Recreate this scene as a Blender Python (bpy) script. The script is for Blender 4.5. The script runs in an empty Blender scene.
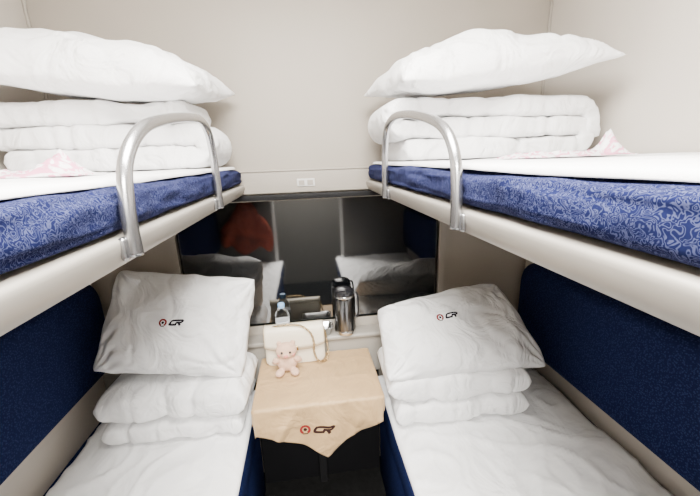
import bpy, bmesh, math, random
from mathutils import Vector, Matrix, noise, Euler
from mathutils.bvhtree import BVHTree

random.seed(4)
SC = bpy.context.scene
COL = SC.collection
CAMZ = 1.6

# ------------------------------------------------------------------ materials
def new_mat(name):
    m = bpy.data.materials.new(name); m.use_nodes = True
    nt = m.node_tree
    return m, nt, nt.nodes["Principled BSDF"]

def mat(name, col, rough=0.6, metal=0.0, var=0.0, vscale=3.0, bump=0.0, bscale=60.0, sheen=0.0, spec=0.5,
        wr=0.0, wscale=5.0):
    m, nt, p = new_mat(name)
    p.inputs["Roughness"].default_value = rough
    p.inputs["Metallic"].default_value = metal
    p.inputs["Specular IOR Level"].default_value = spec
    if sheen: p.inputs["Sheen Weight"].default_value = sheen
    tc = nt.nodes.new("ShaderNodeTexCoord")
    n = nt.nodes.new("ShaderNodeTexNoise"); n.inputs["Scale"].default_value = vscale
    n.inputs["Detail"].default_value = 4
    nt.links.new(tc.outputs["Object"], n.inputs["Vector"])
    r = nt.nodes.new("ShaderNodeValToRGB")
    a = [max(0, c*(1-var)) for c in col]; b = [min(1, c*(1+var)) for c in col]
    r.color_ramp.elements[0].color = (*a, 1); r.color_ramp.elements[1].color = (*b, 1)
    r.color_ramp.elements[0].position = 0.3; r.color_ramp.elements[1].position = 0.7
    nt.links.new(n.outputs["Fac"], r.inputs["Fac"])
    nt.links.new(r.outputs["Color"], p.inputs["Base Color"])
    last = None
    if wr:
        w = nt.nodes.new("ShaderNodeTexNoise"); w.inputs["Scale"].default_value = wscale
        w.inputs["Detail"].default_value = 3; w.inputs["Distortion"].default_value = 1.2
        nt.links.new(tc.outputs["Object"], w.inputs["Vector"])
        bw = nt.nodes.new("ShaderNodeBump"); bw.inputs["Strength"].default_value = wr
        bw.inputs["Distance"].default_value = 0.03
        nt.links.new(w.outputs["Fac"], bw.inputs["Height"]); last = bw
    if bump:
        w = nt.nodes.new("ShaderNodeTexNoise"); w.inputs["Scale"].default_value = bscale
        nt.links.new(tc.outputs["Object"], w.inputs["Vector"])
        bw = nt.nodes.new("ShaderNodeBump"); bw.inputs["Strength"].default_value = bump
        bw.inputs["Distance"].default_value = 0.004
        nt.links.new(w.outputs["Fac"], bw.inputs["Height"])
        if last: nt.links.new(last.outputs["Normal"], bw.inputs["Normal"])
        last = bw
    if last: nt.links.new(last.outputs["Normal"], p.inputs["Normal"])
    return m

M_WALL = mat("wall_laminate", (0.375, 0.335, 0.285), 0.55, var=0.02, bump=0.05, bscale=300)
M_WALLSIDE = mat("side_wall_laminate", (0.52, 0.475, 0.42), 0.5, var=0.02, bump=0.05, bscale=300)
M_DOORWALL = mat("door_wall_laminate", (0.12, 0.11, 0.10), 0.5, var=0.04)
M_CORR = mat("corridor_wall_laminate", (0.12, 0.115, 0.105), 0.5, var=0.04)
M_TRIM = mat("trim_plastic", (0.36, 0.325, 0.28), 0.4, var=0.02)
M_SILL = mat("sill_plastic", (0.27, 0.25, 0.22), 0.4, var=0.02)
M_CEIL = mat("ceiling_paint", (0.8, 0.79, 0.77), 0.6, var=0.01)
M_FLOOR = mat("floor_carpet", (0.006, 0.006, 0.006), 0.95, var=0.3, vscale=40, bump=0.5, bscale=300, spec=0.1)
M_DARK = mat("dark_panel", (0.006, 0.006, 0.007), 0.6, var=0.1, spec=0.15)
M_FRAME = mat("grey_beige_aluminium", (0.33, 0.305, 0.27), 0.42, metal=0.1, var=0.02)
M_STEEL = mat("brushed_steel", (0.40, 0.40, 0.41), 0.27, metal=0.95, var=0.03)
M_CHROME = mat("chrome", (0.7, 0.7, 0.7), 0.15, metal=1.0, var=0.01)
M_WHITE = mat("white_cotton", (0.85, 0.85, 0.855), 0.85, var=0.012, bump=0.15, bscale=500, wr=0.85, wscale=8, spec=0.2)
M_SHEET = mat("white_sheet", (0.86, 0.86, 0.865), 0.85, var=0.012, bump=0.15, bscale=500, wr=0.6, wscale=5, spec=0.2)
M_BLACK = mat("black_gloss", (0.012, 0.012, 0.014), 0.2, var=0.05)
M_BLACKM = mat("black_matte", (0.010, 0.010, 0.011), 0.6, var=0.05, spec=0.2)
M_CLOTH = mat("sand_tablecloth", (0.42, 0.275, 0.135), 0.42, var=0.07, bump=0.3, bscale=400, wr=0.6, wscale=7, spec=0.35, sheen=0.1)
M_CREAMBAG = mat("cream_leather", (0.74, 0.66, 0.52), 0.4, var=0.03, bump=0.2, bscale=120)
M_BAGEDGE = mat("bag_edge_tan", (0.36, 0.27, 0.17), 0.5, var=0.03)
M_GOLD = mat("pale_gold", (0.45, 0.33, 0.17), 0.25, metal=1.0, var=0.02)
M_PLUSH = mat("plush_beige", (0.62, 0.40, 0.28), 0.95, var=0.08, vscale=30, bump=0.9, bscale=180, sheen=0.1)
M_PINK = mat("plush_pink", (0.55, 0.21, 0.17), 0.9, var=0.05, bump=0.5, bscale=180)
M_EYE = mat("eye_black", (0.01, 0.01, 0.01), 0.2)
M_RED = mat("red_nylon", (0.24, 0.045, 0.022), 0.8, var=0.5, vscale=9, wr=0.6, wscale=7, spec=0.2)
M_LOGO = mat("logo_dark_thread", (0.015, 0.013, 0.02), 0.8, spec=0.1)
M_LOGORED = mat("logo_red_thread", (0.20, 0.018, 0.02), 0.8, spec=0.1)
M_LOGOBROWN = mat("logo_brown_thread", (0.028, 0.013, 0.012), 0.8, spec=0.1)
M_SOCKET = mat("white_plastic", (0.62, 0.61, 0.59), 0.35)
M_CAPBLUE = mat("blue_cap", (0.22, 0.42, 0.70), 0.4)
M_LABEL = mat("bottle_label_film", (0.75, 0.77, 0.80), 0.4, var=0.15, vscale=30)
M_FLASK = mat("polished_steel", (0.16, 0.16, 0.165), 0.22, metal=1.0, var=0.05)

def mat_navy(name, base, fleck):
    m, nt, p = new_mat(name)
    tc = nt.nodes.new("ShaderNodeTexCoord")
    v = nt.nodes.new("ShaderNodeTexVoronoi"); v.inputs["Scale"].default_value = 170
    nt.links.new(tc.outputs["Object"], v.inputs["Vector"])
    r = nt.nodes.new("ShaderNodeValToRGB")
    r.color_ramp.elements[0].color = (*fleck, 1); r.color_ramp.elements[1].color = (*base, 1)
    r.color_ramp.elements[0].position = 0.2; r.color_ramp.elements[1].position = 0.5
    nt.links.new(v.outputs["Distance"], r.inputs["Fac"]); nt.links.new(r.outputs["Color"], p.inputs["Base Color"])
    b = nt.nodes.new("ShaderNodeBump"); b.inputs["Strength"].default_value = 0.4; b.inputs["Distance"].default_value = 0.002
    nt.links.new(v.outputs["Distance"], b.inputs["Height"]); nt.links.new(b.outputs["Normal"], p.inputs["Normal"])
    p.inputs["Roughness"].default_value = 1.0; p.inputs["Specular IOR Level"].default_value = 0.05
    return m
M_NAVY = mat_navy("navy_weave", (0.0085, 0.0130, 0.046), (0.022, 0.031, 0.090))
M_NAVYBED = mat_navy("navy_berth_fabric", (0.010, 0.018, 0.075), (0.018, 0.032, 0.12))

def mat_floral(name):
    m, nt, p = new_mat(name)
    tc = nt.nodes.new("ShaderNodeTexCoord")
    n = nt.nodes.new("ShaderNodeTexNoise"); n.inputs["Scale"].default_value = 95
    n.inputs["Detail"].default_value = 1.2; n.inputs["Distortion"].default_value = 1.3
    nt.links.new(tc.outputs["Object"], n.inputs["Vector"])
    mul = nt.nodes.new("ShaderNodeMath"); mul.operation = 'MULTIPLY'; mul.inputs[1].default_value = 7
    fr = nt.nodes.new("ShaderNodeMath"); fr.operation = 'PINGPONG'; fr.inputs[1].default_value = 0.5
    nt.links.new(n.outputs["Fac"], mul.inputs[0]); nt.links.new(mul.outputs[0], fr.inputs[0])
    r = nt.nodes.new("ShaderNodeValToRGB")
    r.color_ramp.elements[0].color = (0.046, 0.053, 0.120, 1); r.color_ramp.elements[0].position = 0.10
    r.color_ramp.elements[1].color = (0.0070, 0.0092, 0.040, 1); r.color_ramp.elements[1].position = 0.26
    nt.links.new(fr.outputs[0], r.inputs["Fac"]); nt.links.new(r.outputs["Color"], p.inputs["Base Color"])
    n2 = nt.nodes.new("ShaderNodeTexNoise"); n2.inputs["Scale"].default_value = 12
    nt.links.new(tc.outputs["Object"], n2.inputs["Vector"])
    b = nt.nodes.new("ShaderNodeBump"); b.inputs["Strength"].default_value = 0.8; b.inputs["Distance"].default_value = 0.02
    nt.links.new(n2.outputs["Fac"], b.inputs["Height"]); nt.links.new(b.outputs["Normal"], p.inputs["Normal"])
    p.inputs["Roughness"].default_value = 1.0; p.inputs["Specular IOR Level"].default_value = 0.05
    return m
M_FLORAL = mat_floral("blue_vine_fabric")

def mat_packet():
    m, nt, p = new_mat("pink_printed_film")
    tc = nt.nodes.new("ShaderNodeTexCoord")
    w = nt.nodes.new("ShaderNodeTexNoise"); w.inputs["Scale"].default_value = 24; w.inputs["Distortion"].default_value = 2.5
    w.inputs["Detail"].default_value = 2
    nt.links.new(tc.outputs["Object"], w.inputs["Vector"])
    r = nt.nodes.new("ShaderNodeValToRGB")
    r.color_ramp.elements[0].color = (0.80, 0.78, 0.79, 1); r.color_ramp.elements[0].position = 0.49
    r.color_ramp.elements[1].color = (0.70, 0.27, 0.40, 1); r.color_ramp.elements[1].position = 0.55
    nt.links.new(w.outputs["Fac"], r.inputs["Fac"]); nt.links.new(r.outputs["Color"], p.inputs["Base Color"])
    p.inputs["Roughness"].default_value = 0.3
    return m
M_PACKET = mat_packet()

M_GLASS, _nt, _p = new_mat("night_window_glass")
_p.inputs["Base Color"].default_value = (0.002, 0.0025, 0.003, 1); _p.inputs["Roughness"].default_value = 0.045
_p.inputs["IOR"].default_value = 2.4
_t = _nt.nodes.new("ShaderNodeTexNoise"); _t.inputs["Scale"].default_value = 3
_b = _nt.nodes.new("ShaderNodeBump"); _b.inputs["Strength"].default_value = 0.01
_nt.links.new(_t.outputs["Fac"], _b.inputs["Height"]); _nt.links.new(_b.outputs["Normal"], _p.inputs["Normal"])

M_PET, _nt, _p = new_mat("clear_pet_plastic")
_p.inputs["Base Color"].default_value = (0.97, 0.98, 0.99, 1); _p.inputs["Roughness"].default_value = 0.05
_p.inputs["Transmission Weight"].default_value = 1.0; _p.inputs["IOR"].default_value = 1.2

M_LAMP, _nt, _p = new_mat("lamp_diffuser")
_p.inputs["Emission Color"].default_value = (1, 0.96, 0.90, 1); _p.inputs["Emission Strength"].default_value = 6

# ------------------------------------------------------------------ helpers
def obj_from_bm(name, bm, m=None, loc=(0, 0, 0), rot=None, parent=None, smooth=True, props=None):
    bmesh.ops.recalc_face_normals(bm, faces=bm.faces)
    me = bpy.data.meshes.new(name); bm.to_mesh(me); bm.free()
    if smooth:
        for f in me.polygons: f.use_smooth = True
    o = bpy.data.objects.new(name, me); COL.objects.link(o)
    if m: me.materials.append(m)
    o.location = loc
    if rot: o.rotation_euler = rot
    if parent: o.parent = parent
    if props:
        for k, v in props.items(): o[k] = v
    return o

def T(label, category, group=None, **kw):
    d = {"label": label, "category": category}
    if group: d["group"] = group
    d.update(kw); return d
STR = {"kind": "structure"}

def empty(name, loc, props):
    e = bpy.data.objects.new(name, None); COL.objects.link(e); e.location = loc
    e.empty_display_size = 0.05
    for k, v in props.items(): e[k] = v
    return e

def add_box(bm, c, s, r=0.0, seg=3):
    ret = bmesh.ops.create_cube(bm, size=1)
    vs = ret['verts']
    bmesh.ops.scale(bm, vec=s, verts=vs)
    if r > 0:
        es = list({e for v in vs for e in v.link_edges})
        rr = bmesh.ops.bevel(bm, geom=es, offset=r, segments=seg, affect='EDGES', profile=0.5)
        vs = list({v for v in rr['verts']} | {v for v in vs if v.is_valid})
    bmesh.ops.translate(bm, vec=c, verts=[v for v in vs if v.is_valid])

def box(name, lo, hi, m, r=0.0, seg=3, parent=None, props=None):
    lo = Vector(lo); hi = Vector(hi); c = (lo+hi)/2; s = hi-lo
    bm = bmesh.new(); add_box(bm, (0, 0, 0), s, r, seg)
    pl = Vector(parent.location) if parent else Vector((0, 0, 0))
    o = obj_from_bm(name, bm, m, c-pl, parent=parent, smooth=False, props=props)
    if r > 0:
        for f in o.data.polygons: f.use_smooth = True
        o.data.set_sharp_from_angle(angle=math.radians(50))
    return o

def multi_box(name, boxes, m, props=None, parent=None, r=0.0):
    bm = bmesh.new()
    for lo, hi in boxes:
        lo = Vector(lo); hi = Vector(hi)
        add_box(bm, (lo+hi)/2, hi-lo, r)
    return obj_from_bm(name, bm, m, smooth=False, props=props, parent=parent)

def catmull(pts, n=8, closed=False):
    out = []; P = [Vector(p) for p in pts]; N = len(P)
    rng = range(N if closed else N-1)
    for i in rng:
        if closed: p0, p1, p2, p3 = P[(i-1) % N], P[i], P[(i+1) % N], P[(i+2) % N]
        else: p0, p1, p2, p3 = P[max(i-1, 0)], P[i], P[i+1], P[min(i+2, N-1)]
        for k in range(n):
            t = k/n
            out.append(0.5*((2*p1)+(-p0+p2)*t+(2*p0-5*p1+4*p2-p3)*t*t+(-p0+3*p1-3*p2+p3)*t**3))
    if not closed: out.append(P[-1].copy())
    return out

def add_tube(bm, pts, rad, n=14, closed=False, caps=True):
    N = len(pts); rings = []
    up = Vector((0.3, 0.2, 1)).normalized()
    for i, p in enumerate(pts):
        if closed: t = (pts[(i+1) % N]-pts[i-1]).normalized()
        else: t = (pts[min(i+1, N-1)]-pts[max(i-1, 0)]).normalized()
        a = up - t*up.dot(t)
        if a.length < 1e-4: a = Vector((1, 0, 0)) - t*t.x
        a.normalize(); up = a; b = t.cross(a)
        rr = rad(i/(N-1)) if callable(rad) else rad
        rings.append([bm.verts.new(p+(a*math.cos(2*math.pi*k/n)+b*math.sin(2*math.pi*k/n))*rr) for k in range(n)])
    for i in range(N if closed else N-1):
        A = rings[i]; B = rings[(i+1) % N]
        for k in range(n): bm.faces.new((A[k], A[(k+1) % n], B[(k+1) % n], B[k]))
    if caps and not closed:
        bm.faces.new(rings[0][::-1]); bm.faces.new(rings[-1])

def add_lathe(bm, prof, c=(0, 0, 0), n=32):
    c = Vector(c); rings = []
    for r, z in prof:
        rings.append([bm.verts.new(c+Vector((r*math.cos(2*math.pi*k/n), r*math.sin(2*math.pi*k/n), z))) for k in range(n)])
    for i in range(len(rings)-1):
        for k in range(n): bm.faces.new((rings[i][k], rings[i][(k+1) % n], rings[i+1][(k+1) % n], rings[i+1][k]))
    bm.faces.new(rings[0][::-1]); bm.faces.new(rings[-1])

def lathe(name, prof, m, loc=(0, 0, 0), parent=None, props=None, n=32):
    bm = bmesh.new(); add_lathe(bm, prof, n=n)
    o = obj_from_bm(name, bm, m, loc, parent=parent, props=props)
    o.data.set_sharp_from_angle(angle=math.radians(40))
    return o

def nz(x, y, z, s=1.0): return noise.noise(Vector((x*s, y*s, z*s)))

# ------------------------------------------------------------------ room shell
XL, XR, YB, YD, ZC = -0.93, 1.07, 1.5, -0.47, 2.38
YC = -1.35
DT = 2.16
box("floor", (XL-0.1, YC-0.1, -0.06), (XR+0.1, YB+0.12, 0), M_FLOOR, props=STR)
box("ceiling", (XL-0.1, YC-0.1, ZC), (XR+0.1, YB+0.12, ZC+0.06), M_CEIL, props=STR)
box("wall_left", (XL-0.08, YD, 0), (XL, YB+0.1, ZC), M_WALLSIDE, props=STR)
box("wall_right", (XR, YD, 0), (XR+0.08, YB+0.1, ZC), M_WALLSIDE, props=STR)
GX0, GX1, GZ0, GZ1 = -0.56, 0.612, 0.853, 1.435
multi_box("wall_window", [((XL, YB, 0), (XR, YB+0.08, GZ0)), ((XL, YB, GZ1), (XR, YB+0.08, ZC)),
                          ((XL, YB, GZ0), (GX0, YB+0.08, GZ1)), ((GX1, YB, GZ0), (XR, YB+0.08, GZ1))], M_WALL, props=STR)
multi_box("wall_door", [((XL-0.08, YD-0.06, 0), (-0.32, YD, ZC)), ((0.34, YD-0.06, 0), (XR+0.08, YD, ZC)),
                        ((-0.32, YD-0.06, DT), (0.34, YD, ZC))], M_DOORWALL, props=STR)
multi_box("trim_door", [((-0.35, YD, 0), (-0.32, YD+0.012, DT+.03)), ((0.34, YD, 0), (0.37, YD+0.012, DT+.03)),
                        ((-0.35, YD, DT), (0.37, YD+0.012, DT+.03))], M_SOCKET, props=STR)
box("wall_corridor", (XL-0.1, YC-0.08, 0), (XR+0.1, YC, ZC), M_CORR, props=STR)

multi_box("window_1", [((GX0-0.03, YB-0.012, GZ0), (GX0, YB+0.03, GZ1+0.02)), ((GX1, YB-0.012, GZ0), (GX1+0.035, YB+0.03, GZ1+0.02)),
                       ((GX0-0.03, YB-0.001, GZ0-0.04), (GX1+0.035, YB+0.03, GZ0)), ((GX0-0.03, YB-0.012, GZ1), (GX1+0.035, YB+0.03, GZ1+0.02))],
          M_TRIM, props=STR)
box("window_2", (GX0, YB+0.012, GZ0), (GX1, YB+0.02, GZ1), M_GLASS, props=STR)
box("trim_1", (XL, YB-0.02, 1.466), (XR, YB, 1.562), M_TRIM, r=0.006, props=STR)
box("trim_2", (XL, YB-0.024, 1.557), (XR, YB, 1.563), M_TRIM, r=0.002, props=STR)
box("trim_3", (-0.62, YB-0.028, 1.440), (0.66, YB-0.012, 1.462), M_BLACKM, r=0.003, props=STR)
for i, (x0, x1) in enumerate(((XL, XL+0.010), (XR-0.010, XR))):
    box("trim_%d" % (4+i), (x0, YB-0.010, 1.57), (x1, YB, ZC), M_TRIM, r=0.003, props=STR)
box("trim_6", (XL, 1.412, 0.785), (XR, YB, 0.81), M_SILL, r=0.010, props=STR)
box("trim_7", (XL, 1.425, 0.60), (XR, YB, 0.785), M_SILL, r=0.004, props=STR)
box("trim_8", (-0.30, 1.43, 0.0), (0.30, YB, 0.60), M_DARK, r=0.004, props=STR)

sk = empty("wall_socket", (0.006, YB-0.022, 1.508), T("small white double wall socket plate above the window", "socket"))
bm = bmesh.new(); add_box(bm, (0, 0, 0), (0.075, 0.006, 0.032), 0.002)
obj_from_bm("plate", bm, M_SOCKET, parent=sk, smooth=False)
for i, dx in enumerate((-0.018, 0.018)):
    bm = bmesh.new(); add_box(bm, (dx, -0.004, 0), (0.024, 0.004, 0.02), 0.001)
    obj_from_bm("socket_insert", bm, M_TRIM, parent=sk, smooth=False, props={"label": "grey socket insert"})

# ------------------------------------------------------------------ upper berths
def extrude_profile(bm, prof, y0, y1):
    A = [bm.verts.new((x, y0, z)) for x, z in prof]; B = [bm.verts.new((x, y1, z)) for x, z in prof]
    n = len(prof)
    for i in range(n): bm.faces.new((A[i], A[(i+1) % n], B[(i+1) % n], B[i]))
    bm.faces.new(A); bm.faces.new(B[::-1])

def upper_berth(xf, xw, railpts, lab):
    s = 1 if xw > xf else -1
    e = empty("upper_berth", (xf, 0.5, 1.46), T(lab, "bunk bed", "upper berths"))
    W = abs(xw-xf)-0.004
    prof = [(0.012, 1.508), (0.004, 1.5078), (-0.001, 1.506), (-0.0025, 1.502), (-0.0025, 1.497), (-0.001, 1.489), (0.002, 1.480), (0.006, 1.472), (0.012, 1.4655), (0.020, 1.461), (0.031, 1.458),
            (0.045, 1.457), (0.09, 1.456), (W, 1.456), (W, 1.508)]
    bm = bmesh.new(); extrude_profile(bm, [(s*x, z-1.46) for x, z in prof], YD-0.5, YB-0.5-0.004)
    o = obj_from_bm("berth_frame", bm, M_FRAME, parent=e)
    o.data.set_sharp_from_angle(angle=math.radians(50))
    pts = catmull([(-s*0.013, y-0.5, CAMZ-n-1.46) for y, n in railpts], 8)
    bm = bmesh.new(); add_tube(bm, pts, 0.0098, 18)
    r = obj_from_bm("handrail", bm, M_STEEL, parent=e, props={"label": "bent brushed-steel safety rail"})
    for k in (0, -1):
        y, n = railpts[k]
        bm = bmesh.new(); add_box(bm, (-s*0.0035, y-0.5, CAMZ-n-1.46+0.012), (0.010, 0.028, 0.032), 0.004)
        obj_from_bm("rail_bracket", bm, M_STEEL, parent=r, smooth=True)
    return e
XUL, XUR = -0.25, 0.268
upper_berth(XUL, XL, [(.488, .120), (.490, .05), (.512, -.01), (.58, -.055), (.69, -.08), (.81, -.096), (.905, -.10), (.962, -.075), (.982, -.02), (.985, .05), (.985, .122)],
            "grey-beige metal upper berth with arched steel rail, fixed to wall")
upper_berth(XUR, XR, [(.552, .125), (.554, .06), (.568, 0), (.615, -.045), (.71, -.075), (.85, -.098), (.965, -.105), (1.045, -.085), (1.075, -.03), (1.078, .05), (1.078, .127)],
            "grey-beige metal upper berth with arched steel rail, fixed to wall")

def mattress(name, x0, x1, y0, y1, z0, z1, m, props, r=0.022, bulge=0.010):
    cx, cy, cz = (x0+x1)/2, (y0+y1)/2, (z0+z1)/2
    hx, hy, hz = (x1-x0)/2, (y1-y0)/2, (z1-z0)/2
    ny = 160; bm = bmesh.new(); rings = []
    na = 56
    for j in range(ny+1):
        y = -hy + 2*hy*j/ny
        edge = min(1, (hy-abs(y))/r)
        sc = math.sqrt(max(0.0, 1-(1-edge)**2)) if edge < 1 else 1
        ring = []
        for k in range(na):
            a = 2*math.pi*k/na
            ca, sa = math.cos(a), math.sin(a)
            ax = math.copysign(abs(ca)**0.10, ca); az = math.copysign(abs(sa)**0.55, sa)
            x = ax*(hx-(1-sc)*r); z = az*(hz-(1-sc)*r*0.9)
            w = nz(y*4, ax*2, az*2, 2)*bulge + nz(y*14, ax*3, az*3, 1)*bulge*0.5
            x += ax*(w*0.7-0.003); z += max(0, az)*w*0.5
            ring.append(bm.verts.new((max(-hx-0.002, min(hx+0.004, x)), y, z)))
        rings.append(ring)
    for j in range(ny):
        for k in range(na): bm.faces.new((rings[j][k], rings[j][(k+1) % na], rings[j+1][(k+1) % na], rings[j+1][k]))
    bm.faces.new(rings[0][::-1]); bm.faces.new(rings[-1])
    return obj_from_bm(name, bm, m, (cx, cy, cz), props=props)

mattress("upper_mattress", XL+0.01, XUL+0.002, YD+0.01, YB-0.035, 1.509, 1.573, M_FLORAL,
         T("navy vine-patterned thin mattress on upper berth", "mattress", "upper berth mattresses"))
mattress("upper_mattress", XUR-0.002, XR-0.01, YD+0.01, YB-0.035, 1.509, 1.573, M_FLORAL,
         T("navy vine-patterned thin mattress on upper berth", "mattress", "upper berth mattresses"))

def sheet(name, xf, xw, y0, y1, z, props, drop=0.02, wr=0.006, seed=0, thick=0.008, r=0.015, wav=0.004, crease=0.0):
    s = 1 if xw > xf else -1
    nx, ny = 90, 160
    bm = bmesh.new(); V = []
    for j in range(ny+1):
        row = []
        t = j/ny; y = y0+(y1-y0)*t
        dd = drop*(1+0.5*nz(y*4, seed, 0))
        for i in range(nx+1):
            q = i/nx
            d = (q**1.4)*(abs(xw-xf)+dd)-dd
            e = nz(y*3, seed*3.1, 2)*wav
            if d < r:
                a = min(math.pi/2, (r-d)/r)
                x = r - math.sin(a)*r; zz = -(1-math.cos(a))*r
                if (r-d)/r > math.pi/2: zz -= (r-d)-r*math.pi/2
            else: x = d; zz = 0
            w = wr*(nz(x*6, y*6, seed) + 0.5*nz(x*14+y*5, y*9-x*4, seed+5))
            if crease:
                c1 = 1-abs(nz(x*5+y*2.5, y*5-x*2, seed+11))*5
                c2 = 1-abs(nz(x*9-y*3, y*8+x*4, seed+21))*6
                w += crease*(max(0, c1)**2+0.6*max(0, c2)**2)
            w *= min(1, max(0, x)/0.05+0.15)
            row.append(bm.verts.new((s*(x+e), y, zz + w)))
        V.append(row)
    for j in range(ny):
        for i in range(nx): bm.faces.new((V[j][i], V[j][i+1], V[j+1][i+1], V[j+1][i]))
    o = obj_from_bm(name, bm, M_SHEET, (xf, 0, z), props=props)
    so = o.modifiers.new("thickness", 'SOLIDIFY'); so.thickness = thick; so.offset = 0
    return o
sheet("bed_sheet", XUL-0.026, XL+0.012, YD+0.015, 1.44, 1.5795, T("white sheet spread over upper mattress", "bed sheet", "bed sheets"), drop=0.004, seed=1, thick=0.007, wr=0.003, r=0.006, wav=0.008)
sheet("bed_sheet", XUR+0.026, XR-0.012, YD+0.015, 1.44, 1.5795, T("white sheet spread over upper mattress", "bed sheet", "bed sheets"), drop=0.004, seed=2, thick=0.007, wr=0.003, r=0.006, wav=0.008)

# ------------------------------------------------------------------ lower berths
def lower_berth(xf, xw, lab):
    e = empty("lower_berth", ((xf+xw)/2, 0.5, 0), T(lab, "bunk bed", "lower berths"))
    s = 1 if xw > xf else -1
    a, b = sorted((xf+s*0.02, xw-s*0.005)); box("berth_base", (a, YD+0.003, 0), (b, 1.405, 0.44), M_NAVYBED, r=0.006, parent=e)
    a, b = sorted((xf+s*0.003, xw-s*0.006)); box("seat_cushion", (a, YD+0.005, 0.435), (b, 1.405, 0.570), M_NAVYBED, r=0.02, seg=4, parent=e)
XLL, XLR = -0.275, 0.275
lower_berth(XLL, XL, "navy upholstered lower berth along the wall")
lower_berth(XLR, XR, "navy upholstered lower berth along the wall")
sheet("bed_sheet", XLL-0.006, XL+0.04, YD+0.02, 1.40, 0.580, T("white wrinkled sheet spread over lower berth", "bed sheet", "bed sheets"), drop=0.006, seed=3, wr=0.008, wav=0.005, crease=0.010, thick=0.005)
sheet("bed_sheet", XLR+0.006, XR-0.03, YD+0.02, 1.40, 0.580, T("white wrinkled sheet spread over lower berth", "bed sheet", "bed sheets"), drop=0.006, seed=4, wr=0.008, wav=0.005, crease=0.010, thick=0.005)

def backrest(xw, z0, z1, y1):
    s = -1 if xw > 0 else 1
    bm = bmesh.new()
    y0 = YD+0.02; rc = 0.085; pts = []
    for cx, cz, a0 in ((y1-rc, z1-rc, 0), (y0+rc, z1-rc, 90), (y0+rc, z0+rc, 180), (y1-rc, z0+rc, 270)):
        for k in range(9):
            a = math.radians(a0+90*k/8); pts.append((cx+rc*math.cos(a), cz+rc*math.sin(a)))
    cy, cz = (y0+y1)/2, (z0+z1)/2
    lay = [(0.003, 0.004), (0.02, 0)]
    for k in range(1, 9):
        a = math.pi/2*k/8; lay.append((0.02+0.045*math.sin(a), 0.045*(1-math.cos(a))))
    lay += [(0.067, 0.09), (0.068, 0.14)]
    rings = []
    for dx, ins in lay:
        ring = []
        for y, z in pts:
            yy = y-math.copysign(min(ins, abs(y-cy)), y-cy); zz = z-math.copysign(min(ins, abs(z-cz)), z-cz)
            ring.append(bm.verts.new((s*dx, yy-cy, zz-cz)))
        rings.append(ring)
    n = len(pts)
    for i in range(len(rings)-1):
        for k in range(n): bm.faces.new((rings[i][k], rings[i][(k+1) % n], rings[i+1][(k+1) % n], rings[i+1][k]))
    bm.faces.new(rings[0]); bm.faces.new(rings[-1])
    obj_from_bm("berth_backrest", bm, M_NAVY, (xw, cy, cz), props=T("long navy padded backrest panel fixed to the wall above the bed", "backrest", "berth backrests"))
backrest(XL, 0.755, 1.165, 1.46)
backrest(XR, 0.67, 1.10, 1.46)

# ------------------------------------------------------------------ logo
def strokes_to_bm(bm, lines, wd, fx):
    for pl in lines:
        n = len(pl); L, Rr = [], []
        for i, (x, y) in enumerate(pl):
            a = Vector(pl[max(0, i-1)]); b = Vector(pl[min(n-1, i+1)]); p = Vector((x, y))
            d1 = (p-a).normalized() if i > 0 else (b-p).normalized()
            d2 = (b-p).normalized() if i < n-1 else d1
            t = (d1+d2).normalized(); nn = Vector((-t.y, t.x)); k = wd/2/max(0.5, nn.dot(Vector((-d1.y, d1.x))))
            L.append(bm.verts.new(fx(*(p+nn*k)))); Rr.append(bm.verts.new(fx(*(p-nn*k))))
        for i in range(n-1): bm.faces.new((L[i], L[i+1], Rr[i+1], Rr[i]))

def logo_mesh(part, W):
    bm = bmesh.new(); H = W*0.27
    cx = -W*0.35; R = H*0.66
    if part == "letters":
        def fx(x, y): return Vector((-W*0.13+(x*1.12+0.45*y)*H, (y-0.5)*H, 0))
        lines = [[(1.20, .85), (0.44, .85), (0.2, .78), (0.14, .6), (0.13, .38), (0.2, .2), (0.36, .15), (1.06, .15)],
                 [(1.10, .85), (1.5, .85), (1.86, .85), (2.02, .76), (2.03, .63), (1.93, .52), (1.78, .47), (1.02, .47)],
                 [(1.14, .50), (1.10, .0)], [(1.48, .47), (1.90, .0)]]
        strokes_to_bm(bm, lines, 0.31, fx)
        bm.faces.new([bm.verts.new((cx+R*0.34*math.cos(a*math.pi/8), R*(0.02+0.34*math.sin(a*math.pi/8)), 0)) for a in range(16)])
        bm.faces.new([bm.verts.new((cx+x*R, y*R, 0)) for x, y in ((-.45, -1.0), (.45, -1.0), (.45, -.78), (-.45, -.78))])
    else:
        n = 32; a0, a1 = math.radians(-62), math.radians(242)
        I, O = [], []
        for k in range(n+1):
            a = a0+(a1-a0)*k/n
            I.append(bm.verts.new((cx+R*0.56*math.cos(a), R*0.56*math.sin(a), 0)))
            O.append(bm.verts.new((cx+R*math.cos(a), R*math.sin(a), 0)))
        for k in range(n): bm.faces.new((I[k], O[k], O[k+1], I[k+1]))
    bmesh.ops.triangulate(bm, faces=bm.faces)
    bmesh.ops.subdivide_edges(bm, edges=bm.edges, cuts=1, use_grid_fill=False)
    return bm

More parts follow.
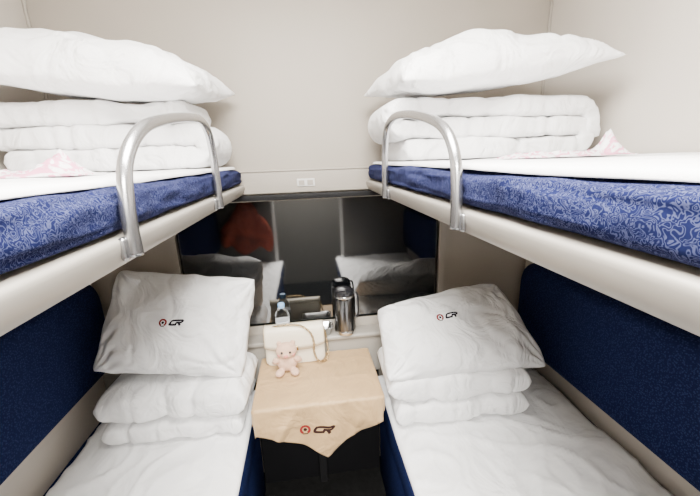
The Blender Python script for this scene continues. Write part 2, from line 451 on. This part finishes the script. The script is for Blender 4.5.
# ------------------------------------------------------------------ pillows
def pillow(w, d, t, loc, rot, lab, seed=0, group="pillows", sag=0.0, logo=None, roll=0.0, flat=0.75, pinch=(0.07, 0.10), taper=0.0, skew=0.0,
           rc=0.0, pw=2.4, pe=0.52, amp=1.0):
    nx, ny = 100, 72
    bm = bmesh.new(); top = []; bot = []
    cr_, sr_ = math.cos(roll), math.sin(roll)
    for j in range(ny+1):
        v = -1+2*j/ny; v = math.sin(v*math.pi/2)*0.4+v*0.6
        rt, rb = [], []
        for i in range(nx+1):
            u = -1+2*i/nx; u = math.sin(u*math.pi/2)*0.4+u*0.6
            ck = 1-rc*(abs(u)**5)*(abs(v)**5)
            x = w/2*u*(1-pinch[0]*(1-v*v)*abs(u))*(1-taper*v)*ck; y = d/2*v*(1-pinch[1]*(1-u*u)*abs(v))*(1+skew*u)*ck
            x += 0.004*nz(v*4, seed, 3)*abs(u)**4; y += 0.005*nz(u*5, seed, 5)*abs(v)**4
            h = (max(0, 1-abs(u)**pw)**pe)*(max(0, 1-abs(v)**pw)**pe)
            cr = 0
            for sx in (-1, 1):
                for sy in (-1, 1):
                    dx, dy = (u-sx)*w/d, (v-sy); q = math.hypot(dx, dy)
                    an = math.atan2(dy, dx)+0.25*nz(dx*2, dy*2, seed)
                    cr += math.sin(an*15+seed+sx*2+sy)*math.exp(-q*1.7)*min(1, q*3)
            f1 = 1-abs(nz(x*6+y*2, y*7, seed+30))*6
            wn = nz(x*6, y*6, seed)*0.018+nz(x*15+y*6, y*16, seed+3)*0.007 + cr*0.010 - 0.007*max(0, f1)**2
            wn *= amp
            edgew = min(1, (1-abs(u))*7)*min(1, (1-abs(v))*7)
            zt = t/2*h*1.05 + wn*edgew
            zb = -t/2*h*flat + wn*edgew*0.3
            zc = sag*(u*u) + 0.008*nz(u*2.5, v*2.5, seed+9)*(1-edgew)*2
            X, Y = x*cr_-y*sr_, x*sr_+y*cr_
            a = bm.verts.new((X, Y, zt+zc))
            rt.append(a)
            if i in (0, nx) or j in (0, ny): rb.append(a)
            else: rb.append(bm.verts.new((X, Y, min(zb, zt-0.002)+zc)))
        top.append(rt); bot.append(rb)
    for j in range(ny):
        for i in range(nx):
            bm.faces.new((top[j][i], top[j][i+1], top[j+1][i+1], top[j+1][i]))
            try: bm.faces.new((bot[j][i], bot[j+1][i], bot[j+1][i+1], bot[j][i+1]))
            except ValueError: pass
    bmesh.ops.recalc_face_normals(bm, faces=bm.faces)
    tree = BVHTree.FromBMesh(bm)
    o = obj_from_bm("pillow", bm, M_WHITE, loc, rot, props=T(lab, "pillow", group))
    if logo:
        for part, m in (("emblem", M_LOGORED), ("letters", M_LOGO)):
            lb = logo_mesh(part, logo[2])
            for vv in lb.verts:
                a, b = vv.co.x*math.cos(logo[3])-vv.co.y*math.sin(logo[3]), vv.co.x*math.sin(logo[3])+vv.co.y*math.cos(logo[3])
                hit = tree.ray_cast(Vector((a+logo[0], b+logo[1], 1)), Vector((0, 0, -1)))
                z = hit[0].z if hit[0] else 0
                vv.co = Vector((a+logo[0], b+logo[1], z+0.0012))
            obj_from_bm("embroidered_logo", lb, m, parent=o, smooth=False, props={"label": "embroidered dark red ring emblem" if part == "emblem" else "embroidered dark slanted letters CR"})
    return o

R = math.radians
pillow(0.665, 0.44, 0.225, (-0.58, 1.24, 1.852), (R(5), R(5.5), R(-3)), "plump white pillow on folded quilt, upper berth", seed=1, pinch=(0.09, 0.12), pe=0.48, flat=0.45, amp=1.2)
pillow(0.69, 0.46, 0.215, (0.605, 1.20, 1.858), (R(5), R(-6.5), R(3)), "plump white pillow with pointed corners on folded quilt, upper berth", seed=2, pinch=(0.09, 0.12), pe=0.48, flat=0.45, amp=1.2)
pillow(0.555, 0.40, 0.20, (-0.522, 1.300, 0.998), (R(57), R(3), R(-1)), "white logo pillow leaning upright against the wall on folded quilts", seed=3, logo=(0.005, -0.012, 0.080, R(-2)), roll=R(-5), pinch=(0.03, 0.04), rc=0.05, pw=2.8, pe=0.5, flat=0.5, amp=1.15)
pillow(0.63, 0.37, 0.21, (0.57, 1.215, 0.888), (R(36), R(-2), R(3)), "white logo pillow slumped on folded quilts", seed=4, logo=(-0.05, 0.022, 0.08, R(2)), roll=R(0), pinch=(0.03, 0.04), taper=0.06, rc=0.05, pw=2.8, pe=0.5, flat=0.45, skew=0.13, amp=1.15)

# ------------------------------------------------------------------ folded quilts
def quilt(x0, x1, yc, dy, z0, layers, t, lab, seed=0, rz=0.0, start=1, group="folded quilts", shift=None, sq=0.45, hs=0.8, over=1.02, er=None, amp=1.0, drape=0.0):
    cx = (x0+x1)/2; hx = (x1-x0)/2
    path = []
    r = t/2; d = start
    e0 = r if layers > 1 else 0.0
    for k in range(layers):
        z = r+k*t
        ex = hx-e0 - (shift[k] if shift else 0)
        n = 60
        for i in range(n+1):
            path.append((d*(-ex+2*ex*i/n), z, k))
        if k < layers-1:
            for i in range(1, 10):
                a = -math.pi/2+math.pi*i/10
                path.append((d*(ex+r*math.cos(a)), z+r+r*math.sin(a), k+0.5))
        elif drape:
            RR = 0.052
            for i in range(1, 9):
                a = math.pi/2-math.pi/2*i/8
                path.append((d*(ex+RR*math.cos(a)), z-RR+RR*math.sin(a), k+0.1*i))
            for i in range(1, 7):
                path.append((d*(ex+RR-0.006*math.sin(i)), z-RR-drape*i/6, k+1+0.1*i))
        d = -d
    bm = bmesh.new(); rings = []; N = len(path); na = 64
    er = er or max(t*0.4, 0.03)
    for i, (px, pz, k) in enumerate(path):
        a = path[max(0, i-1)]; b = path[min(N-1, i+1)]
        tx, tz = b[0]-a[0], b[1]-a[1]; l = math.hypot(tx, tz); tx /= l; tz /= l
        nxx, nzz = -tz, tx
        dist = min(i, N-1-i)*(2*hx/60)
        es = math.sqrt(max(0.0, 1-(1-min(1, dist/er))**2))
        es = max(es, 0.12)
        hy = dy/2*(1+0.04*nz(px*2, k*1.7, seed))*(0.94+0.06*es); yo = 0.012*nz(k*3.3, seed, 1)+0.006*nz(px*3, k, seed+2)
        ring = []
        for q in range(na):
            ph = 2*math.pi*q/na; c, s = math.cos(ph), math.sin(ph)
            y = hy*math.copysign(abs(c)**sq, c)+yo
            h = t/2*over*math.copysign(abs(s)**hs, s)*es
            w = 0.009*nz(px*5, y*6, pz*6+seed)+0.005*nz(px*16, y*10, pz*12+seed)
            f = 1-abs(nz(px*5+pz*6, y*3, pz*9+seed*2))*8
            f2 = 1-abs(nz(px*11-pz*8, y*5, pz*14+seed*3))*8
            w -= 0.008*max(0, f)**1.5+0.004*max(0, f2)**1.5
            w *= amp
            y += c*w*1.7; h += (w*0.8)*(1 if s > 0 else -1)*min(1, abs(s)*2)*(t/0.1+0.2)
            ring.append(bm.verts.new((px+nxx*h, y, max(0.0, pz+nzz*h))))
        rings.append(ring)
    for i in range(N-1):
        for q in range(na): bm.faces.new((rings[i][q], rings[i][(q+1) % na], rings[i+1][(q+1) % na], rings[i+1][q]))
    bm.faces.new(rings[0][::-1]); bm.faces.new(rings[-1])
    return obj_from_bm("folded_quilt", bm, M_WHITE, (cx, yc, z0), (0, 0, rz), props=T(lab, "quilt", group))

quilt(-0.905, -0.30, 1.285, 0.29, 1.587, 3, 0.067, "white quilt folded in three thick layers on upper berth", seed=1, sq=0.30, hs=0.40, over=1.1, er=0.02)
quilt(0.295, 0.975, 1.26, 0.32, 1.587, 3, 0.0645, "white folded quilt with its end draping over, upper berth", seed=2, start=1, sq=0.30, hs=0.40, over=1.1, er=0.02, drape=0.055)
quilt(-0.80, -0.285, 1.262, 0.285, 0.590, 1, 0.092, "puffy white quilt folded on lower berth", seed=3, sq=0.40, hs=0.45, rz=R(-2))
quilt(-0.805, -0.262, 1.255, 0.29, 0.682, 1, 0.128, "thick puffy white folded quilt stacked on another quilt", seed=4, sq=0.45, hs=0.42, rz=R(-2))
quilt(0.292, 0.825, 1.185, 0.29, 0.590, 1, 0.098, "puffy white quilt folded on lower berth", seed=5, rz=R(-3), sq=0.40, hs=0.45)
quilt(0.268, 0.825, 1.195, 0.30, 0.687, 1, 0.112, "thick puffy white folded quilt stacked on another quilt", seed=6, rz=R(-3), sq=0.45, hs=0.42)

# ------------------------------------------------------------------ pink printed packets
def packet(loc, L, d, lab, seed, ph=0.05, rz=0.0, pw=0.2):
    nx, ny = 80, 40; bm = bmesh.new(); V = []
    for j in range(ny+1):
        v = -1+2*j/ny; row = []
        for i in range(nx+1):
            u = -1+2*i/nx
            env = (1-abs(v)**2)*(1-abs(u)**6)
            pk = max(0, 1-abs(u-0.72)/pw)
            h = 0.006*env + ph*pk*(1-abs(v))
            cr = max(0, 1-abs(nz(u*5, v*3, seed))*5)
            h += 0.010*cr*env*(0.5+0.5*abs(nz(u*3, v*3, seed+4))*2)
            row.append(bm.verts.new((u*L/2+0.006*nz(v*4, seed, u), v*d/2*(1+0.25*nz(u*3, seed, 1))+0.01*nz(u*5, seed, 1), h+0.002)))
        V.append(row)
    for j in range(ny):
        for i in range(nx): bm.faces.new((V[j][i], V[j][i+1], V[j+1][i+1], V[j+1][i]))
    o = obj_from_bm("slipper_packet", bm, M_PACKET, loc, (0, 0, rz), props=T(lab, "packet", "slipper packets"))
    so = o.modifiers.new("thickness", 'SOLIDIFY'); so.thickness = 0.002
packet((-0.61, 0.76, 1.586), 0.36, 0.14, "crumpled white film packet with pink print on upper sheet", 1, ph=0.042, rz=R(5))
packet((0.68, 0.84, 1.586), 0.34, 0.09, "crumpled white film packet with pink print on upper sheet", 2, ph=0.062, pw=0.17)

# ------------------------------------------------------------------ table and cloth
TX0, TX1, TY0, TY1, TZ = -0.235, 0.235, 1.085, 1.418, 0.725
tb = empty("wall_table", (0, 1.25, 0.7), T("small wall-mounted table between the berths under the window", "table"))
bm = bmesh.new(); add_box(bm, (0, 0.001, 0.0115), (TX1-TX0-0.004, TY1-TY0-0.006, 0.023), 0.008)
obj_from_bm("table_top", bm, M_TRIM, parent=tb)
bm = bmesh.new(); add_box(bm, (0, 0.145, -0.345), (0.04, 0.03, 0.69), 0.008)
obj_from_bm("table_leg", bm, M_BLACKM, parent=tb)

def tablecloth():
    nx, ny = 160, 120; bm = bmesh.new(); V = []
    S = 0.05
    def hang(x):
        tip = 0.02
        if x < tip: f = (x-(TX0))/(tip-TX0)
        else: f = (TX1-x)/(TX1-tip)
        f = max(0, min(1, f))
        return 0.108+0.125*(0.5*f+0.5*f*f)
    for j in range(ny+1):
        t = j/ny; row = []
        for i in range(nx+1):
            q = i/nx; cx = TX0-S+(TX1-TX0+2*S)*q
            L = (TY1-TY0)+hang(cx)
            cy = t*L
            s = max(0, TX0-cx, cx-TX1); sg = -1 if cx < 0 else 1
            r = max(0, cy-(TY1-TY0))
            d = math.hypot(s, r)
            bx = min(TX1, max(TX0, cx)); by = TY1-min(cy, TY1-TY0)
            if d > 1e-6:
                nxn, nyn = sg*s/d, -r/d
                rad = 0.008
                if d < rad*1.57: out = rad*math.sin(d/rad); dr = rad*(1-math.cos(d/rad))
                else: out = rad; dr = rad+(d-rad*1.57)
                k = min(1, dr/0.09)
                cz1 = max(0, 1-abs(cx+0.12+0.6*(cy-0.4))*40); cz2 = max(0, 1-abs(cx-0.15+0.3*(cy-0.4))*40); cz3 = max(0, 1-abs(cx-0.03)*50)
                fold = (0.006*math.sin(cx*30+0.8+3*nz(cx*5, cy*4, 1)) + 0.007*nz(cx*9, cy*4, 0.7)+0.007*(cz1+cz2+0.6*cz3))*k if r > s else 0
                fl = out + dr*0.03 + fold + 0.004
                x = bx+nxn*min(fl, 0.022 if s > r else 1); y = by+nyn*fl; z = -dr
            else: x, y, z = bx, by, 0
            if d < 1e-6:
                z += 0.003*abs(nz(x*9, y*9, 3)) + 0.0025*max(0, 1-abs(x-0.06-0.2*(y-1.2))*50) + 0.002*max(0, 1-abs(y-1.22)*60)
            row.append(bm.verts.new((x, y-1.25, z+0.004)))
        V.append(row)
    for j in range(ny):
        for i in range(nx): bm.faces.new((V[j][i], V[j][i+1], V[j+1][i+1], V[j+1][i]))
    bmesh.ops.recalc_face_normals(bm, faces=bm.faces)
    tree = BVHTree.FromBMesh(bm)
    o = obj_from_bm("tablecloth", bm, M_CLOTH, (0, 1.25, TZ), props=T("sand-beige satin tablecloth draped over the small table", "tablecloth"))
    so = o.modifiers.new("thickness", 'SOLIDIFY'); so.thickness = 0.002; so.offset = 0
    for part, m in (("emblem", M_LOGORED), ("letters", M_LOGOBROWN)):
        lb = logo_mesh(part, 0.115)
        for vv in lb.verts:
            X = vv.co.x-0.018; Z = vv.co.y-0.100
            hit = tree.ray_cast(Vector((X, -1, Z)), Vector((0, 1, 0)))
            yy = hit[0].y if hit[0] else -0.18
            vv.co = Vector((X, yy-0.0025, Z))
        obj_from_bm("printed_logo", lb, m, parent=o, smooth=False, props={"label": "dark red ring emblem" if part == "emblem" else "dark brown slanted letters CR"})
tablecloth()
TTOP = TZ+0.0085

# ------------------------------------------------------------------ handbag
hb = empty("handbag", (-0.088, 1.372, TTOP), T("cream leather flap handbag with chain strap, leaning on the sill", "handbag"))
hb.rotation_euler = (R(-1), 0, R(1))
BW, BH, BD = 0.262, 0.17, 0.055
def bag_shell(w0, w1, h, d0, d1, n=16, z0=0.0):
    bm = bmesh.new(); rings = []
    for j in range(n+1):
        t = j/n; ww = w0+(w1-w0)*t; dd = d0+(d1-d0)*t
        e = 1
        if t < 0.1: e = 0.93+0.07*math.sin(t/0.1*math.pi/2)
        if t > 0.92: e = 0.93+0.07*math.cos((t-0.92)/0.08*math.pi/2)
        ring = []
        for k in range(40):
            a = 2*math.pi*k/40; c, s = math.cos(a), math.sin(a)
            ring.append(bm.verts.new((ww/2*e*math.copysign(abs(c)**0.25, c), dd/2*e*math.copysign(abs(s)**0.45, s)*(1+0.12*math.sin(math.pi*t)), z0+h*t)))
        rings.append(ring)
    for j in range(n):
        for k in range(40): bm.faces.new((rings[j][k], rings[j][(k+1) % 40], rings[j+1][(k+1) % 40], rings[j+1][k]))
    bm.faces.new(rings[0][::-1]); bm.faces.new(rings[-1])
    return bm
o = obj_from_bm("bag_body", bag_shell(BW, BW*0.96, BH, BD, BD*0.62), M_CREAMBAG, parent=hb)
o.data.set_sharp_from_angle(angle=R(60))
bm = bmesh.new(); V = []
prof = [(0.020, BH-0.01), (0.018, BH+0.003), (0.0, BH+0.006), (-0.020, BH+0.003), (-0.030, BH-0.012), (-0.034, BH-0.04), (-0.0365, BH-0.075), (-0.037, BH-0.098)]
nx = 24
for i in range(nx+1):
    u = -1+2*i/nx; row = []
    for k, (y, z) in enumerate(prof):
        zz = z + (0.022*abs(u)**3 if k == len(prof)-1 else (0.012*abs(u)**3 if k == len(prof)-2 else 0))
        row.append(bm.verts.new((u*(BW*0.485), y, zz)))
    V.append(row)
for i in range(nx):
    for k in range(len(prof)-1): bm.faces.new((V[i][k], V[i+1][k], V[i+1][k+1], V[i][k+1]))
edge_pts = [V[i][len(prof)-1].co.copy() for i in range(nx+1)]
side0 = [V[0][k].co.copy() for k in range(2, len(prof))]; side1 = [V[nx][k].co.copy() for k in range(len(prof)-1, 1, -1)]
fl = obj_from_bm("bag_flap", bm, M_CREAMBAG, parent=hb); so = fl.modifiers.new("t", 'SOLIDIFY'); so.thickness = 0.004; so.offset = 0
bm = bmesh.new(); add_tube(bm, side0+edge_pts[1:-1]+side1, 0.0024, 8)
obj_from_bm("flap_piping", bm, M_BAGEDGE, parent=fl, props={"label": "tan piping along flap edge"})
bm = bmesh.new(); add_box(bm, (0.0, -0.042, BH-0.088), (0.028, 0.006, 0.020), 0.002)
obj_from_bm("bag_clasp", bm, M_GOLD, parent=hb, props={"label": "small gold clasp"})
cp = catmull([(-0.118, 0.0, BH-0.005), (-0.06, -0.018, BH+0.012), (0.02, -0.028, BH+0.012), (0.068, -0.042, BH-0.02), (0.082, -0.046, BH-0.07), (0.080, -0.046, BH-0.11), (0.098, -0.052, 0.015), (0.137, -0.03, 0.012), (0.140, 0.0, BH*0.5), (0.125, 0.005, BH-0.01)], 6)
bm = bmesh.new()
acc = 0; idx = 0
for p in range(1, len(cp)):
    seg = (cp[p]-cp[p-1]); L = seg.length; pos = 0
    while acc + (L-pos) >= 0.0095:
        pos += 0.0095-acc; acc = 0
        c = cp[p-1]+seg.normalized()*pos; tdir = seg.normalized()
        side = Vector((0, 0, 1)).cross(tdir)
        if side.length < 0.1: side = Vector((0, 1, 0))
        side.normalize()
        if idx % 2: side = tdir.cross(side).normalized()
        ring = [c+tdir*0.0068*math.cos(a*math.pi/5)+side*0.0042*math.sin(a*math.pi/5) for a in range(10)]
        add_tube(bm, ring, 0.0016, 5, closed=True); idx += 1
    acc += L-pos
obj_from_bm("chain_strap", bm, M_GOLD, parent=hb, props={"label": "thin gold-coloured metal chain strap"})

# ------------------------------------------------------------------ plush toy
pt = empty("plush_toy", (-0.122, 1.297, TTOP+0.001), T("small sitting beige plush animal toy in front of the handbag", "plush toy"))
pt.scale = (0.84, 0.84, 0.84)
bm = bmesh.new()
def blob(c, r, rot=None):
    ret = bmesh.ops.create_uvsphere(bm, u_segments=20, v_segments=14, radius=1)
    Mx = Matrix.Translation(c) @ (Euler(rot).to_matrix().to_4x4() if rot else Matrix()) @ Matrix.Diagonal((*r, 1))
    bmesh.ops.transform(bm, matrix=Mx, verts=ret['verts'])
blob((0, 0, 0.050), (0.052, 0.036, 0.048))
blob((0, -0.002, 0.116), (0.053, 0.040, 0.042))
for s in (-1, 1):
    blob((s*0.034, 0.004, 0.153), (0.013, 0.009, 0.014))
    blob((s*0.054, -0.012, 0.068), (0.016, 0.016, 0.026), (0.5, s*-0.8, 0))
    blob((s*0.036, -0.040, 0.017), (0.021, 0.028, 0.0175), (0, 0, s*0.45))
blob((0, -0.040, 0.106), (0.018, 0.010, 0.013))
o = obj_from_bm("toy_body", bm, M_PLUSH, parent=pt)
rm = o.modifiers.new("fuse", 'REMESH'); rm.mode = 'VOXEL'; rm.voxel_size = 0.0028; rm.use_smooth_shade = True
sm = o.modifiers.new("soft", 'SMOOTH'); sm.iterations = 4
for s in (-1, 1):
    bm = bmesh.new(); bmesh.ops.create_uvsphere(bm, u_segments=12, v_segments=8, radius=0.0062)
    obj_from_bm("toy_eye", bm, M_EYE, (s*0.020, -0.0385, 0.124), parent=pt, props={"label": "black bead eye"})
bm = bmesh.new(); bmesh.ops.create_uvsphere(bm, u_segments=14, v_segments=10, radius=1)
bmesh.ops.scale(bm, vec=(0.012, 0.006, 0.008), verts=bm.verts)
obj_from_bm("toy_nose", bm, M_PINK, (0, -0.0490, 0.109), parent=pt, props={"label": "pink nose"})
for s in (-1, 1):
    bm = bmesh.new()
    ret = bmesh.ops.create_uvsphere(bm, u_segments=12, v_segments=8, radius=1)
    bmesh.ops.transform(bm, matrix=Matrix.Rotation(s*0.7, 4, 'Z') @ Matrix.Diagonal((0.009, 0.003, 0.007, 1)), verts=ret['verts'])
    obj_from_bm("toy_cheek", bm, M_PINK, (s*0.037, -0.031, 0.106), parent=pt, props={"label": "pink blush cheek"})

# ------------------------------------------------------------------ bottle, thermos, tray on the sill
SILL = 0.811
bt = empty("water_bottle", (-0.142, 1.456, SILL), T("small clear plastic water bottle with blue cap on the sill", "bottle"))
lathe("bottle_body", [(0.026, 0), (0.031, 0.006), (0.031, 0.05), (0.029, 0.055), (0.031, 0.06), (0.031, 0.108), (0.027, 0.122), (0.016, 0.136), (0.0125, 0.142), (0.0125, 0.150)], M_PET, parent=bt)
lathe("bottle_label", [(0.0314, 0.068), (0.0318, 0.069), (0.0318, 0.084), (0.0314, 0.085)], M_LABEL, parent=bt)
lathe("bottle_cap", [(0.0145, 0.146), (0.0155, 0.148), (0.0155, 0.163), (0.013, 0.166)], M_CAPBLUE, parent=bt)

th = empty("thermos_flask", (0.146, 1.449, SILL), T("polished steel thermos flask with black lid on the sill", "thermos"))
lathe("flask_body", [(0.048, 0.02), (0.0500, 0.022), (0.0500, 0.170), (0.048, 0.180)], M_FLASK, parent=th, n=48)
lathe("base_ring", [(0.048, 0), (0.0505, 0.003), (0.0505, 0.018), (0.049, 0.021)], M_CHROME, parent=th, props={"label": "chrome base ring"}, n=48)
lathe("neck_ring", [(0.0475, 0.179), (0.0485, 0.181), (0.0485, 0.188), (0.047, 0.190)], M_CHROME, parent=th, props={"label": "chrome neck ring"}, n=48)
lathe("flask_lid", [(0.046, 0.189), (0.047, 0.192), (0.045, 0.208), (0.036, 0.216), (0.016, 0.219)], M_BLACK, parent=th, n=48)
bm = bmesh.new(); add_tube(bm, catmull([(0.044, -0.012, 0.198), (0.056, -0.014, 0.194), (0.0615, -0.015, 0.165), (0.0615, -0.015, 0.11), (0.057, -0.014, 0.08), (0.046, -0.012, 0.076)], 6), 0.0042, 10)
obj_from_bm("flask_handle", bm, M_BLACK, parent=th)

bm = bmesh.new()
def rr(hw, hd, rc, z):
    out = []
    for cx, cy, a0 in ((hw-rc, hd-rc, 0), (-hw+rc, hd-rc, 90), (-hw+rc, -hd+rc, 180), (hw-rc, -hd+rc, 270)):
        for k in range(7):
            a = R(a0+15*k); out.append(bm.verts.new((cx+rc*math.cos(a), cy+rc*math.sin(a), z)))
    return out
rings = [rr(0.058, 0.030, 0.012, 0.0), rr(0.068, 0.036, 0.014, 0.036), rr(0.074, 0.040, 0.016, 0.038), rr(0.0665, 0.0345, 0.014, 0.036), rr(0.057, 0.029, 0.012, 0.002)]
n = len(rings[0])
for i in range(len(rings)-1):
    for k in range(n): bm.faces.new((rings[i][k], rings[i][(k+1) % n], rings[i+1][(k+1) % n], rings[i+1][k]))
bm.faces.new(rings[0][::-1]); bm.faces.new(rings[-1])
obj_from_bm("steel_tray", bm, M_CHROME, (0.015, 1.456, SILL), props=T("shallow stainless steel tray beside the thermos on the sill", "tray"))

# ------------------------------------------------------------------ red jacket hanging by the door (seen as reflection)
jk = empty("hanging_jacket", (-0.60, YD+0.10, 1.2), T("red padded jacket hanging from a hook by the door", "jacket"))
bm = bmesh.new()
blob((0, 0, -0.25), (0.19, 0.07, 0.25)); blob((0.02, 0, -0.08), (0.12, 0.06, 0.14))
blob((0.16, 0.01, -0.28), (0.08, 0.06, 0.21), (0, -0.25, 0)); blob((-0.16, 0.01, -0.24), (0.075, 0.06, 0.19), (0, 0.35, 0))
for v in bm.verts:
    v.co.x += 0.05*nz(v.co.x*4, v.co.z*5, 1.0); v.co.z += 0.05*nz(v.co.x*5, v.co.z*4, 7.0)
o = obj_from_bm("jacket_shell", bm, M_RED, parent=jk)
rm = o.modifiers.new("fuse", 'REMESH'); rm.mode = 'VOXEL'; rm.voxel_size = 0.014; rm.use_smooth_shade = True
sm = o.modifiers.new("soft", 'SMOOTH'); sm.iterations = 8
bm = bmesh.new(); add_tube(bm, catmull([(0, -0.098, 0.08), (0, -0.04, 0.075), (0, 0.0, 0.05), (0, 0.02, 0.08)], 5), 0.006, 10)
obj_from_bm("coat_hook", bm, M_STEEL, parent=jk)

# ------------------------------------------------------------------ lamps
def ceiling_lamp(x, y, sx, sy, power, lab):
    e = empty("ceiling_lamp", (x, y, ZC), T(lab, "lamp", "ceiling lamps"))
    bm = bmesh.new(); add_box(bm, (0, 0, -0.012), (sx+0.04, sy+0.04, 0.024), 0.006)
    obj_from_bm("lamp_housing", bm, M_SOCKET, parent=e)
    bm = bmesh.new(); add_box(bm, (0, 0, -0.027), (sx, sy, 0.006), 0.002)
    obj_from_bm("lamp_diffuser", bm, M_LAMP, parent=e)
    l = bpy.data.lights.new("lamp_light", 'AREA'); l.shape = 'RECTANGLE'; l.size = sx; l.size_y = sy; l.energy = power; l.color = (1, 0.965, 0.905)
    lo = bpy.data.objects.new("lamp_light", l); COL.objects.link(lo); lo.location = (0, 0, -0.034); lo.parent = e
ceiling_lamp(0.03, 0.40, 0.7, 0.6, 88, "flat white ceiling light panel")
ceiling_lamp(0.0, -0.95, 0.9, 0.4, 290, "added unseen corridor light panel that brightens the lower berths")  # unseen fill lamp, added to brighten the lower berths through the doorway

w = bpy.data.worlds.new("world"); SC.world = w; w.use_nodes = True
w.node_tree.nodes["Background"].inputs["Color"].default_value = (0.9, 0.93, 1, 1)
w.node_tree.nodes["Background"].inputs["Strength"].default_value = 0.5

# ------------------------------------------------------------------ camera
cam = bpy.data.cameras.new("camera"); co = bpy.data.objects.new("camera", cam); COL.objects.link(co)
cam.sensor_width = 36; cam.lens = 340/700*36; cam.clip_start = 0.02
D = Vector((-47, -88, 340)).normalized(); V0 = Vector((45, 1289.6, 340)).normalized(); Rt = V0.cross(D)
right = Vector((Rt.x, D.x, -V0.x)).normalized(); fwd = Vector((Rt.z, D.z, -V0.z)); fwd = (fwd-right*fwd.dot(right)).normalized()
up = right.cross(fwd)
m3 = Matrix((right, up, -fwd)).transposed()
co.matrix_world = Matrix.Translation((0, 0, CAMZ)) @ m3.to_4x4()
SC.camera = co
